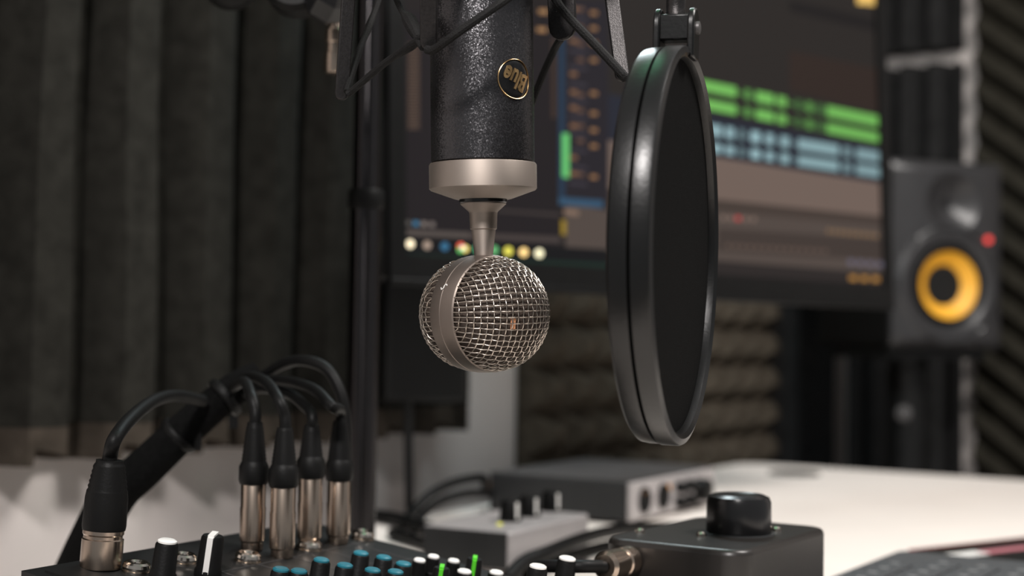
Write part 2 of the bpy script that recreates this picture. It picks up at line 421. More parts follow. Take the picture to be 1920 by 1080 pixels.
lane(1606, 1654, (1606, -14, 8, 1660, -4, 16), (240, 196, 110), 5)
# plug-in window behind the microphone
band((36, 32, 34), 758, 20, 440, 1046, 20, 462, 2)
band((40, 37, 42), 1060, 0, 380, 1140, 0, 395, 3)
band((40, 58, 78), 1047, 60, 372, 1058, 60, 374, 4)
band((54, 82, 106), 1047, 370, 384, 1130, 376, 390, 5)
band((104, 196, 112), 1053, 250, 332, 1066, 251, 334, 6)
for k in range(11):
    y = 14 + k * 31
    for x, c in ((1074, (132, 98, 74)), (1087, (104, 80, 68)), (1112, (150, 112, 78))):
        if (k * 7 + x) % 5 == 0: continue
        yy = y + (x - 1070) * .13 + random.uniform(-4, 4); patch([(x - 6, yy), (x + 7, yy + 1), (x + 7, yy + 8), (x - 6, yy + 7)], c, 5)
    patch([(1066, y + 16), (1100, y + 20), (1100, y + 25), (1066, y + 21)], (62, 58, 66), 4)
for k in range(28):
    y = 82 + k * 5.8; patch([(764, y), (786, y), (786, y + 3.4), (764, y + 3.4)], (88, 72, 62), 4)
    if k < 26: patch([(1034, y - 10), (1042, y - 10), (1042, y - 6), (1034, y - 6)], (74, 58, 50), 4)
for (x, y) in ((1015, 56), (1018, 22)): patch([(x - 9, y - 5), (x + 9, y - 4), (x + 9, y + 5), (x - 9, y + 4)], (158, 120, 84), 5)
band((150, 124, 44), 1051, 412, 440, 1060, 413, 441, 6)
band((128, 106, 92), 1056, 392, 402, 1084, 395, 405, 6)
band((64, 57, 55), 930, 392, 397, 1050, 400, 406, 3)
band((84, 76, 72), 758, 430, 441, 880, 436, 447, 4); band((70, 62, 60), 880, 436, 447, 1050, 444, 456, 4)
for i, c in enumerate(((92, 88, 84), (70, 120, 152), (128, 118, 112), (118, 108, 104))):
    x = 764 + i * 15; patch([(x - 5, 413 + i), (x + 5, 414 + i), (x + 5, 423 + i), (x - 5, 422 + i)], c, 5)
# task bar icons
band((24, 24, 26), 757, 446, 474, 1140, 468, 494, 4); band((30, 46, 40), 757, 474, 484, 1140, 494, 504, 4)
def disc(x, y, rx, c, lv=6, n=14, pie=None):
    patch([(x + rx * math.cos(2 * math.pi * k / n), y - rx * 1.05 * math.sin(2 * math.pi * k / n)) for k in range(n)][::-1], c, lv, 2.0)
for i, c in enumerate(((236, 220, 186), (128, 112, 100), (42, 82, 108), None, (70, 150, 104), None, (86, 150, 96), (198, 190, 78), (236, 200, 130), (232, 224, 186))):
    x = (768, 800, 833, 866, 895, 0, 925, 952, 981, 1010)[i]; y = 457.5 + (x - 768) * .073
    if c: disc(x, y, 7.5, c)
    elif x:
        disc(x - 3, y - 3, 6, (222, 92, 70), 6); disc(x - 4, y + 4, 5, (96, 178, 96), 7); disc(x + 5, y + 2, 5.5, (236, 214, 120), 8); disc(x, y, 3, (200, 214, 230), 9)
scr.build('screen', smats, mon, flat=True)

# ------------------------------------------------------------------ speakers
sc_ = P(1772, 478, 2.15); sn = Vector((.30, -.954, 0)).normalized(); sx = UP.cross(sn) * -1; sx = UP.cross(sn).normalized()
SBW, SBH, SBD = .190, .282, .21
sp = thing('studio_speaker', 'dark studio speaker with yellow cone and red light, right of the screen', 'speaker', sc_ - UP * SBH / 2)
SPX = (sx, UP, sn)
def s2(a, b, d): return sc_ + sx * a + UP * b + sn * d
MB().prism(rcorner(-SBW / 2, SBW / 2, -SBH / 2, SBH / 2, .012), -SBD, -.004, SPX, sc_).build('cabinet', M['black'], sp, bevel=.003)
# baffle with a moulded front that bulges and carries the waveguide and woofer recess
def baffle():
    mb = MB(); 
    def fn(a, b):
        x = (a - .5) * SBW; z = (b - .5) * SBH
        d = .012 * (1 - (2 * abs(a - .5)) ** 3.0) + .004
        ez = min(b, 1 - b); d *= min(1, (ez / .05)) ** .5
        rw = math.hypot(x, z + .046); 
        if rw < .086: d = .009
        if rw < .060: d = -.03
        if .064 < rw < .090: d += .005 * math.sin((rw - .064) / .026 * math.pi)
        rt = math.hypot(x - .004, z - .078)
        if rt < .047: d -= .022 * (1 - (rt / .047) ** 1.4)
        return s2(x, z, d)
    mb.grid(fn, 76, 110); return mb
MB.build(baffle(), 'baffle', M['speaker'], sp, angle=60)
wc = s2(0, -.046, .005)
MB().lathe([(.062, .004), (.0605, .008), (.056, .0095), (.0515, .007), (.0505, .004)], wc, sn, 48, cap=False).build('surround', M['soft'], sp)
MB().lathe([(.0515, .006), (.045, .001), (.034, -.007), (.022, -.015), (.0105, -.022)], wc, sn, 48, cap=False).build('yellow_cone', M['yellow'], sp)['label'] = 'yellow speaker cone'
MB().lathe([(.0115, -.022), (.011, -.015), (.006, -.011), (0, -.010)], wc, sn, 32, cap=False).build('dust_cap', M['soft'], sp)
MB().lathe([(.017, -.0165), (.015, -.012), (.009, -.0065), (0, -.004)], s2(.004, .078, 0), sn, 32, cap=False).build('tweeter', M['soft'], sp)
MB().lathe([(.0048, 0), (.0048, .006), (.003, .008), (0, .0085)], hitp(1850, 450, s2(0, 0, .01), sn), sn, 20, cap=False).build('power_light', M['led_red'], sp)['label'] = 'round red power light'
st = thing('speaker_stand', 'black post stand under the yellow-coned speaker, behind the desk', 'stand', Vector((sc_.x, sc_.y, 0)) - sn * .1)
b0 = Vector((sc_.x, sc_.y, 0)) - sn * .10; zt = (sc_ - UP * SBH / 2).z
MB().lathe([(.030, .02), (.030, zt - .03)], b0, UP, 24).build('post', M['black'], st)
MB().box(b0 + UP * (zt - .0085), (.17, .17, .016), (sx, sn, UP)).build('top_plate', M['black'], st, bevel=.002)
MB().box(b0 + UP * .0125, (.26, .24, .025), (sx, sn, UP)).build('base', M['black'], st, bevel=.003)
kn = P(1695, 775, 2.12)
MB().tube([b0 + UP * kn.z, b0 + UP * kn.z + (kn - b0 - UP * kn.z)], .005, 12, smooth=False).lathe([(.012, 0), (.013, .006), (.011, .012), (0, .014)], kn, (kn - b0 - UP * kn.z), 16).build('height_knob', M['grey'], st)
# black box under the left end of the screen
bx = thing('equipment_box', 'plain black box under the left end of the screen, a thin cable below it', 'box', RM(1.16, .83, .86))
c0 = P(790, 640, 1.42)
bz0 = P(790, 752, 1.42).z
MB().box(Vector((c0.x, c0.y, (bz0 + 1.06) / 2)), (.084, .05, 1.06 - bz0), (Vector((.96, .28, 0)).normalized(), Vector((-.28, .96, 0)).normalized(), UP)).build('casing', M['black'], bx, bevel=.004)
bt = Vector((c0.x, c0.y, 1.035)); hback = SP((c0 - SO).dot(SX) , .03, -.037); back = hitp(790, 560, hback, SNN)
bq = bt + SNN * ((hback - bt).dot(SNN) - .001)
MB().box((bt + bq) / 2, (.03, (bq - bt).length, .03), (SX, SNN, SNN.cross(SX))).build('bracket', M['black'], bx)
ctop = P(765, 745, 1.42)
MB().tube([ctop, P(766, 850, 1.42), P(768, 955, 1.43), P(770, 1040, 1.44)], .0046, 10).build('cable', M['dgrey'], bx)

# ------------------------------------------------------------------ microphone
K = .65 / F
mc = P(908, 588, .65)
mz = (P(902.5, 10, .65) - mc).normalized(); my = (CFW - mz * CFW.dot(mz)).normalized(); mx = my.cross(mz).normalized()
mm = Matrix((mx, my, mz)).transposed().to_4x4(); mm.translation = mc
mic = thing('microphone', 'studio microphone hanging upside down: sparkling black body, nickel collar and round mesh head', 'microphone', mtx=mm)
def ly(y): return (588 - y) * K
def L(prof): return [(r * K, ly(y)) for r, y in prof]
MB().lathe(L([(0, 306), (94, 306), (97, 304), (97, -330), (92, -345), (80, -350), (0, -350)]), seg=96).build('body', M['flake'], mic, world=False)
MB().lathe(L([(0, 373), (50, 374), (54, 373), (98.5, 357), (101, 354), (101, 310), (99, 307), (0, 307)]), seg=96).build('collar', M['nickel_turned'], mic, world=False)
MB().lathe(L([(0, 381), (43, 381), (45, 379.5), (45, 373), (0, 373)]), seg=64).build('gasket', M['gloss'], mic, world=False)['label'] = 'thin black gasket'
MB().lathe(L([(0, 492), (16.5, 490), (17.5, 480), (20, 455), (23, 431), (25.2, 429), (26.3, 400), (27.5, 397), (43, 383), (43, 380), (0, 380)]), seg=64).build('neck', M['nickel_turned'], mic, world=False)
hn = Vector((.689, -.725, 0)).normalized()           # axis of the round head, in the microphone's frame
hz = Vector((0, 0, 1)); hx = hn.cross(hz).normalized() * -1
RB, HWd = 109.5 * K, 30.5 * K
MB().lathe([(RB * .90, -HWd), (RB * .965, -HWd * 1.06), (RB * .985, -HWd * .98), (RB * 1.0, -HWd * .8), (RB * 1.012, -.0003), (RB * 1.003, -.00012), (RB * 1.003, .00012), (RB * 1.012, .0003), (RB * 1.0, HWd * .8), (RB * .985, HWd * .98), (RB * .965, HWd * 1.06), (RB * .90, HWd)],
           (0, 0, 0), hn, 128, cap=False).build('head_band', M['band'], mic, world=False, angle=25)
def dome(sign):
    ax = hn * sign; n = 24; sp_ = 2 * RB / n; amp = .00026; mb = MB(); Rg = RB * .962
    def at(a, b, off):
        r = math.hypot(a, b); q = min(r / RB, 1.0)
        th = .5 * q * math.pi / 2 + .5 * math.asin(q)
        cu, sv = (a / r, b / r) if r > 1e-9 else (0, 0)
        rad = Rg + off
        return ax * (HWd + .9 * rad * math.cos(th)) + (hx * cu + hz * sv) * rad * math.sin(th)
    for fam in (0, 1):
        for i in range(-n // 2, n // 2):
            c = (i + .5) * sp_; hl = math.sqrt(max(0, RB * RB - c * c)); 
            if hl < sp_ * .4: continue
            ns = max(8, int(2 * hl / sp_ * 5)); pts = []
            for k in range(ns + 1):
                t_ = -hl + 2 * hl * k / ns
                o_ = amp * (-1) ** i * math.sin(math.pi * t_ / sp_) * (1 if fam == 0 else -1)
                # crossing points lie at half-integer multiples of the spacing
                pts.append(at(c, t_, o_) if fam == 0 else at(t_, c, o_))
            mb.tube(pts, .00029, 6, smooth=False)
    return mb
def lining(sign):
    return MB().lathe([(RB * .90 * math.sin(R(a)), HWd + .9 * RB * .90 * math.cos(R(a))) for a in range(90, -1, -6)], (0, 0, 0), hn * sign, 64, cap=False)
for s_ in (1, -1):
    gr = dome(s_).build('mesh_grille', M['wire'], mic, world=False, angle=80)
    gr['label'] = ('woven wire dome on the near right side of the head' if s_ > 0 else 'woven wire dome on the far left side of the head')
    lining(s_).build('inner_screen', M['inner'], gr, world=False)
# copper glint of the capsule seen through the weave
loc = mm.inverted() @ P(962, 608, .65); 
dirn = (mm.to_3x3().inverted() @ (P(962, 608, .65) - EYE)).normalized()
q = loc - dirn * .04
for k in range(400):                                  # step along the sight line to the dome's inside
    q = q + dirn * .0002; v = q - hn * HWd
    ht = v.dot(hn) / .9; rr = math.sqrt(max(0, (v - hn * v.dot(hn)).length ** 2 + ht ** 2))
    if ht > 0 and rr < RB * .925: break
nq = (v + hn * ht * .1).normalized()
ex = hz.cross(nq).normalized(); ez = nq.cross(ex)
MB().box(q, (.0024, .005, .0006), (ex, ez, nq)).build('capsule', M['copper'], mic, world=False, bevel=.0002)['label'] = 'copper capsule edge seen through the weave'
# small pattern mark on the band
pm = MB(); pc = mm.inverted() @ P(825, 535, .65)
tang = Vector((0, 0, 0))
def onband(th, h, dr=.0002): 
    return hn * h + (hx * math.cos(th) + hz * math.sin(th)) * (RB * 1.012 + dr)
best = min(((mm @ onband(R(a), 0) - EYE, a) for a in range(0, 360)), key=lambda z: ((960 + F * (z[0].dot(CRT) / z[0].dot(CFW)) - 825) ** 2 + (540 - F * (z[0].dot(CUP) / z[0].dot(CFW)) - 535) ** 2))[1]
a0 = R(best); s1 = .0011 / RB
pm.tube([onband(a0 + s1 * v, .0014 * u) for (u, v) in ((-1.2, .3), (-.7, 1.1), (0, .5), (.1, -.6), (.8, -1.2), (1.3, -.5))], .00022, 6, 6)
pm.build('pattern_mark', M['white'], mic, world=False)['label'] = 'small pale pattern mark'
# round badge on the body
phi0 = R(39.5); zb = ly(160); rb = 97 * K
def wrap(s, t_, h):
    a = phi0 + s / rb; rr = rb + h
    return Vector((math.sin(a) * rr, -math.cos(a) * rr, zb + t_))
BR = 36 * K
bd = MB(); n = 48
rings = [0, .3, .6, .85, 1.0]
bd.grid(lambda a, b: wrap(BR * b * math.cos(2 * math.pi * a), BR * b * math.sin(2 * math.pi * a), .00045 if b < .99 else 0), n, 8)
badge = bd.build('badge', M['gloss'], mic, world=False)
badge['label'] = 'round black badge with a gold rim and upside-down gold lettering'
rim = MB(); rim.grid(lambda a, b: wrap(BR * (1 + .03 * math.cos(2 * math.pi * b)) * math.cos(2 * math.pi * a), BR * (1 + .03 * math.cos(2 * math.pi * b)) * math.sin(2 * math.pi * a), .0004 + .00035 * math.sin(2 * math.pi * b)), 64, 8)
rim.build('badge_rim', M['gold'], badge, world=False)
tc = bpy.data.curves.new('lettering', 'FONT'); tc.body = 'Blue'; tc.size = 1; tc.extrude = .06; tc.shear = .18; tc.offset = .03; tc.resolution_u = 3
to = bpy.data.objects.new('lettering', tc); COL.objects.link(to)
dg = bpy.context.evaluated_depsgraph_get(); tm = to.evaluated_get(dg).to_mesh()
tv = [v.co.copy() for v in tm.vertices]; tf = [tuple(p.vertices) for p in tm.polygons]
bpy.data.objects.remove(to, do_unlink=True)
x0, x1 = min(v.x for v in tv), max(v.x for v in tv); y0, y1 = min(v.y for v in tv), max(v.y for v in tv)
wS = 1.5 * BR / (x1 - x0); hS = 1.02 * BR / (y1 - y0)
lt = MB(); ca, sa = math.cos(R(180 - 20)), math.sin(R(180 - 20))          # hangs upside down with the microphone
for v in tv:
    a, b = (v.x - (x0 + x1) / 2) * wS, (v.y - (y0 + y1) / 2) * hS
    lt.v.append(wrap(a * ca - b * sa, a * sa + b * ca, .0006 + v.z * .003))
lt.f = tf; lt.m = [0] * len(tf)
lt.build('lettering', M['gold'], badge, world=False, flat=True)

# ------------------------------------------------------------------ shock mount
sm = thing('shock_mount', 'black metal shock mount with elastic cords around the microphone body', 'shock mount', P(902, 40, .65))
def bar(p0, p1, wpx, tpx, d, face=None):
    """flat metal bar with a rounded lower end; width in the picture plane, thickness in depth"""
    p0, p1 = Vector(p0), Vector(p1); dr = (p1 - p0).normalized(); f = (face or -CFW); f = (f - dr * f.dot(dr)).normalized(); wv = dr.cross(f).normalized()
    Wd, Tk, Ln = wpx * d / F, tpx * d / F, (p1 - p0).length
    out = [(-Wd / 2, 0), (Wd / 2, 0)]
    cyr = Ln - Wd * .5
    for k in range(9):
        a = R(0 + 180 * k / 8); out.append((Wd / 2 * math.cos(a), cyr + Wd / 2 * math.sin(a)))
    mb = MB(); mb.prism(out, -Tk / 2, Tk / 2, (wv, dr, f), p0); return mb
ring_c = P(901, -150, .65); ring2_c = P(901, -70, .65)
def torus(c, ax, Rr, r1, r2):
    return MB().lathe([(Rr + r1 * math.cos(2 * math.pi * k / 12), r2 * math.sin(2 * math.pi * k / 12)) for k in range(12)], c, ax, 64, cap=False, closed=True)
torus(ring_c, mz, .0655, .0035, .005).build('outer_ring', M['arm'], sm)
torus(ring2_c, mz, .034, .004, .006).build('clamp_ring', M['arm'], sm)
bar(P(664, -160, .648), P(640, 188, .658), 26, 9, .655, -CFW + CRT * .3 - CUP * .25).build('outer_arm', M['arm'], sm, bevel=.0006, seg=2)
bar(P(1126, -160, .664), P(1168, 152, .636), 27, 9, .64, -CFW + CUP * .3).build('outer_arm', M['arm'], sm, bevel=.0006, seg=2)
bar(P(900, -160, .715), P(905, 120, .715), 26, 9, .715, -CFW - CUP * .2).build('outer_arm', M['arm'], sm, bevel=.0006)
fa = P(804, -70, .598)
bar(fa, P(804, 94, .612), 33, 12, .606, -CFW - CUP * .12).build('inner_arm', M['arm'], sm, bevel=.0008)
bar(P(1050, -80, .662), P(1056, 76, .662), 54, 12, .662, -CFW - CRT * .35 - CUP * .25).build('inner_arm', M['arm'], sm, bevel=.0008)
cl = MB(); cl.box((fa + ring2_c) / 2 + (fa - ring2_c).normalized() * .016, (.008, (fa - ring2_c).length - .03, .01), ((fa - ring2_c).cross(mz).normalized(), (fa - ring2_c).normalized(), mz)); cl.build('arm_link', M['arm'], sm)
def cordp(pts, r=.00175):
    c = MB().tube(pts, r, 10, 6); return c.build('elastic_cord', M['cord'], sm)
cordp([P(650, 172, .653), P(672, 100, .668), P(699, 30, .685), P(730, -60, .70)], .0016)
cordp([P(652, 176, .650), P(665, 166, .648), P(722, 118, .635), P(784, 74, .617), P(806, 60, .611)], .0016)
cordp([P(800, 93, .609), P(815, 92, .606), P(860, 60, .598), P(950, -2, .600), P(1010, -45, .615)], .0019)
cordp([P(1034, -14, .648), P(1060, 25, .645), P(1120, 88, .640), P(1168, 140, .634), P(1171, 146, .636)], .0021)
cordp([P(1052, 72, .668), P(1040, 92, .680), P(1018, 140, .69), P(996, 196, .70)], .0018)
cordp([P(735, -20, .66), P(752, 18, .645), P(768, 44, .630), P(782, 74, .618), P(792, 90, .611)], .0014)
MB().tube([P(759, 27, .639), P(771, 44, .630), P(784, 72, .619)], .002, 10, 6, rad=lambda t: .0018 + .0016 * math.sin(math.pi * t)).build('cord_knot', M['cord'], sm)['label'] = 'frayed grey cord knot'
cordp([P(784, 74, .617), P(775, 88, .625), P(735, 110, .64)], .0012)

# ------------------------------------------------------------------ pop filter
pf_d = .6
pfc = P(1291, 462, pf_d)
rr_ = Vector((ray(1291, 462).x, ray(1291, 462).y, 0)).normalized(); pr = rr_.cross(UP).normalized()
pn = (pr * math.cos(R(9.6)) - rr_ * math.sin(R(9.6)) - UP * .012).normalized()
pup = (CUP - pn * CUP.dot(pn)).normalized()
PR = .0835
pop = thing('pop_filter', 'round black pop filter with a dark cloth disc, right of the microphone', 'pop filter', pfc - pup * PR)
T = .0170
MB().lathe([(PR * .90, -T), (PR * .975, -T), (PR * .992, -T + .0012), (PR * .998, -T * .75), (PR * .998, -T * .53), (PR * .985, -T * .5), (PR * .90, -T * .5)], pfc, pn, 160, cap=False, closed=True).build('rear_hoop', M['hoop'], pop, angle=30)
MB().lathe([(PR * .94, -T * .46), (PR * .99, -T * .48), (PR * 1.004, -T * .44), (PR * 1.004, -T * .08), (PR * .998, -T * .02), (PR * .985, 0), (PR * .968, .0006), (PR * .948, -T * .05), (PR * .94, -T * .2)], pfc, pn, 160, cap=False, closed=True).build('front_hoop', M['hoop'], pop, angle=30)
MB().lathe([(0, -T * .22), (PR * .955, -T * .22), (PR * .955, -T * .50), (0, -T * .50)], pfc, pn, 96, cap=False).build('cloth_disc', M['fabric'], pop)
# clip on top: two lobes with a screw, holding the hoops
pt_ = pfc + pup * (PR + .0045) - pn * T * .42
def pl(a, b, c): return pt_ + pn * a + pup * b + pn.cross(pup) * c
pz = pn.cross(pup)
clip = MB()
out = [(-.0085, -.009), (.0085, -.009), (.0085, .004)] + [(.0085 * math.cos(R(a)), .004 + .0085 * math.sin(R(a))) for a in range(15, 180, 15)] + [(-.0085, .004)]
for a in (-T * .5, T * .5 - .0025):
    clip.prism([(x * .85, y) for x, y in out], 0, .003, (pz, pup, pn), pt_ + pn * a)
clip.box(pl(0, .004, 0), (T - .001, .011, .010), (pn, pup, pz))
clip.build('clip', M['hoop'], pop, bevel=.0008)
scw = MB().lathe([(.0028, 0), (.0028, .0012), (.0018, .0016), (0, .0016)], pl(T * .5 + .0005, .004, 0), pn, 16); scw.build('clip_screw', M['grey'], pop)
MB().tube([pl(0, .006, 0), pl(0, .02, 0), pl(.002, .06, .01), pl(.006, .12, .05), pl(0, .16, .12)], .0042, 16).build('gooseneck', M['arm'], pop)

# ------------------------------------------------------------------ microphone stand behind
sd = 1.0
sb = P(676, 900, sd); stt = P(699, -260, sd)
sb.z = .75; 
top = sb + (stt - sb)
ms = thing('microphone_stand', 'black upright pole with a boom arm, standing behind the mixer', 'microphone stand', (sb.x, sb.y, .75))
ax_ = (top - sb).normalized()
MB().lathe([(.0112, .008), (.0112, (P(686, 362, sd) - sb).length)], sb, ax_, 32).build('lower_pole', M['pole'], ms)
hcol = (P(686, 382, sd) - sb).length
MB().lathe([(.0116, hcol - .004), (.0126, hcol - .002), (.0126, hcol + .008), (.0116, hcol + .010)], sb, ax_, 32).build('clamp_collar', M['soft'], ms)
MB().lathe([(.0098, hcol), (.0098, (top - sb).length)], sb, ax_, 32).build('upper_pole', M['pole'], ms)
MB().lathe([(0, .0004), (.055, .0004), (.055, .008), (.05, .012), (.014, .016), (0, .016)], (sb.x, sb.y, .75), UP, 48).build('base', M['black'], ms)
ba = P(380, -75, .83); bb = P(905, -210, .80)
MB().tube([top, (top * .5 + ba * .5), ba], .011, 20, smooth=False).build('boom_joint', M['black'], ms)
MB().tube([ba, bb, P(960, -215, .72), ring_c + (CUP * .01 + CFW * .066)], .008, 18).build('boom_arm', M['black'], ms)
for (x, y, r, d) in ((430, -42, 56, .84), (556, -32, 62, .82)):
    kc = P(x, y, d); rk = r * d / F
    MB().lathe([(0, -.012), (rk * .85, -.012), (rk, -.008), (rk, .008), (rk * .85, .012), (0, .012)], kc, -CFW + CUP * .1, 40).build('tension_knob', M['soft'], ms)
kc = P(618, -6, .81)
MB().lathe([(0, -.010), (.0125, -.010), (.0145, -.006), (.0145, .006), (.0105, .012), (0, .012)], kc, Vector((.45, -.75, .5)), 8).build('tension_knob', M['gloss'], ms, flat=True)
cn = thing('cable_connector', 'silver cable connector hanging behind the left arm of the shock mount', 'connector', P(627, 138, .86))
ca_ = P(629, 138, .86); cdv = (P(633, 44, .86) - ca_)
MB().lathe([(.0066, 0), (.0072, .001), (.0072, .012), (.0066, .0125), (.0066, .018), (.0074, .019), (.0074, .026), (.006, .0275), (.0055, .030)], ca_, cdv, 28).build('barrel', M['shell'], cn)
MB().tube([ca_ + cdv.normalized() * .029, P(638, 0, .86), P(640, -60, .855), P(600, -100, .84)], .0035, 12).build('cable', M['soft'], cn)

# ------------------------------------------------------------------ mixer
C0 = G(40, 1070, .815); MA = R(62); mxx = Vector((math.cos(MA), math.sin(MA), 0)); myy = Vector((-math.sin(MA), math.cos(MA), 0))
SL = R(8.5); mdn = (-myy * math.cos(SL) - UP * math.sin(SL)).normalized(); mnn = mxx.cross(-mdn).normalized()
ML, MWd = .213, .215
mixr = thing('audio_mixer', 'black audio mixer covered with small knobs, front left under the plugged-in cables', 'mixer', (C0 + mxx * ML / 2 - myy * MWd / 2).xy.to_3d() + UP * .75, MA)
body = MB()
lowz = .7505
def mp(u, v, h=0): return C0 + mxx * u + mdn * v + mnn * h          # u along the back edge, v towards the user
T4 = [mp(0, 0), mp(ML, 0), mp(ML, MWd), mp(0, MWd)]; B4 = [Vector((p.x, p.y, lowz)) for p in T4]
body.quad(T4[0], T4[3], T4[2], T4[1]); body.quad(*B4)
for k in range(4): body.quad(T4[k], T4[(k + 1) % 4], B4[(k + 1) % 4], B4[k])
body.build('casing', M['black'], mixr, bevel=.004, seg=3)
pmb = MB(); pmb.box(mp(ML / 2, MWd / 2, .0005), (ML - .014, MWd - .014, .001), (mxx, -mdn, mnn)); pmb.build('top_panel', M['black'], mixr)
def MX(px, py, h=0):
    o = C0 + mnn * h; return hitp(px, py, o, mnn) - mnn * h
def inm(p):
    u = (p - C0).dot(mxx); v = (p - C0).dot(mdn); return u, v
# printed lines around the channels
pl_ = MB()
for k in range(7):
    pl_.box(mp(.02 + k * .028, .14, .00115), (.0006, .2, .0003), (mxx, -mdn, mnn))
for k in range(6):
    pl_.box(mp(ML / 2, .05 + k * .035, .00115), (ML - .03, .0005, .0003), (mxx, -mdn, mnn))
pl_.build('printed_lines', M['grey'], mixr)
def jack(px, py):
    p = MX(px, py, .003) + mnn * .001
    tor = [(.0042 + .0023 * math.cos(2 * math.pi * k / 10), .0026 + .0023 * math.sin(2 * math.pi * k / 10)) for k in range(10)]
    MB().lathe([(.0066, 0), (.0066, .0009), (.0056, .0012), (0, .0012)], p, mnn, 24).lathe(tor, p, mnn, 24, cap=False, closed=True).build('jack_socket', M['chrome'], mixr)
for q in ((256, 1064), (344, 1048), (465, 1046), (580, 1024), (681, 1004)): jack(*q)
def knob(px, ytop, col, r=.0055, h=.014, line=False, cap=.55):
    p = MX(px, ytop, h) + mnn * .001
    k = MB().lathe([(0, 0), (r * 1.1, 0), (r * 1.1, h * .15), (r, h * .2), (r * .92, h * .94), (r * .8, h), (0, h)], p, mnn, 24).build('knob', M['soft'], mixr)
    dd = (-CFW - mnn * (-CFW).dot(mnn)).normalized()
    if line:
        c = MB().box(p + mnn * (h + .0004) , (r * .5, r * 1.7, .0012), (dd.cross(mnn), dd, mnn)); c.box(p + mnn * h * .55 + dd * (r * .97), (r * .45, .0012, h * .9), (dd.cross(mnn), dd, mnn))
        c.build('pointer_line', M[col], k)
    else:
        c = MB().lathe([(0, h), (r * .78, h), (r * .78, h + .0008), (r * .6, h + .0014), (0, h + .0014)], p, mnn, 20).build('colour_cap', M[col], k)
knob(313, 1021, 'white', .0056, .017); knob(399, 1008, 'white', .0058, .019, True)
for (x, y) in ((526, 1074), (602, 1056), (646, 1066), (676, 1043), (719, 1051), (698, 1075), (756, 1063), (560, 1077), (741, 1078)): knob(x, y, 'teal', .0048, .013)
for (x, y) in ((786, 1056), (812, 1049), (850, 1057)): knob(x, y, 'white', .0038, .009)
for (x, y) in ((828, 1068), (890, 1051)): knob(x, y, 'green', .0044, .013, True)
for (x, y) in ((1008, 1068), (1063, 1053)): knob(x, y, 'white', .0052, .026)
for (x, y) in ((930, 1079), (870, 1077)): knob(x, y, 'white', .0045, .010)

# ------------------------------------------------------------------ plugs and cables on the mixer
vup = (UP * .97 + CUP * .03).normalized()
apex = P(462, 716, .82)
def trs(px, ybot, ysh, ytop, path, label, d_end=None):
    b = MX(px, ybot) + mnn * .0008; d = (b - EYE).dot(CFW)
    s1_ = (ybot - ysh) * d / F; s2_ = (ybot - ytop) * d / F; r = .0066
    t = thing('audio_cable', label, 'cable', b, 0, 'cables plugged into the mixer')
    MB().lathe([(r * .78, 0), (r * .85, .001), (r * .85, .004), (r * .97, .005), (r, s1_ * .62), (r * .96, s1_ * .64), (r * .96, s1_ * .98), (r * .9, s1_)], b, vup, 32).build('plug_shell', M['shell'], t)
    prof = [(r * 1.05, s1_ - .001), (r * 1.16, s1_ + .001), (r * 1.14, s1_ + .008)]
    h = s1_ + .010; k = 0
    while h < s2_ - .002:
        f_ = (h - s1_) / (s2_ - s1_); rr = r * (1.14 - .52 * f_ ** 1.15); prof += [(rr, h), (rr * .93, h + .0009)]; h += .0019
    prof += [(r * .58, s2_)]
    MB().lathe(prof, b, vup, 28).build('boot', M['soft'], t, angle=50)
    tp = b + vup * (s2_ - .001)
    MB().tube([tp - vup * .004, tp + vup * .006] + path, .0030, 12, 8).build('cord', M['soft'], t)
trs(472, 1034, 907, 795, [P(470, 740, .735), P(458, 716, .77), P(436, 726, .81)], 'black cable with metal plug in the mixer, leftmost of the four upright plugs')
trs(528, 1048, 913, 805, [P(520, 745, .725), P(498, 716, .76), P(468, 706, .80), P(440, 722, .82)], 'black cable with metal plug in the mixer, nearest of the four upright plugs')
trs(579, 1028, 896, 800, [P(570, 760, .775), P(540, 738, .80), P(490, 728, .82), P(448, 738, .825)], 'black cable with metal plug in the mixer, third from left of the four upright plugs')
trs(633, 1022, 901, 792, [P(622, 762, .745), P(588, 730, .77), P(530, 713, .80), P(470, 716, .825)], 'black cable with metal plug in the mixer, rightmost of the four upright plugs')
# the highest loop runs behind the rightmost plug
t = thing('audio_cable', 'black cable making the highest arch above the four upright plugs', 'cable', G(648, 1000, .815), 0, 'cables plugged into the mixer')
MB().tube([P(650, 990, .80), P(650, 880, .79), P(648, 790, .785), P(638, 735, .785), P(612, 692, .79), P(570, 676, .80), P(528, 684, .815), P(478, 716, .83)], .0032, 12).build('cord', M['soft'], t)
# thick cable bundle
t = thing('cable_bundle', 'thick black cable bundle sloping up behind the upright plugs', 'cable bundle', P(230, 930, .80))
MB().tube([P(118, 1130, .86), P(168, 1020, .83), P(215, 930, .81), P(268, 880, .81), P(340, 812, .82), P(400, 760, .825), P(448, 724, .83), P(486, 706, .835)], .0115, 16, 8, rad=lambda s: .0135 - .0045 * s).build('sleeve', M['fabric'], t)
for q in (.55, .8):
    a_, b_ = (P(330, 822, .82), P(352, 800, .82)) if q < .7 else (P(415, 750, .826), P(432, 736, .828))
    MB().lathe([(.0122, 0), (.0128, .001), (.0128, .004), (.0122, .005)], a_, b_ - a_, 24).build('cable_tie', M['soft'], t)
MB().box(P(371, 828, .815), (.004, .0012, .010), (CRT, CFW, CUP)).build('tie_tail', M['soft'], t)
MB().box(P(438, 792, .82), (.005, .0012, .007), (CRT, CFW, CUP)).build('tie_tail', M['soft'], t)
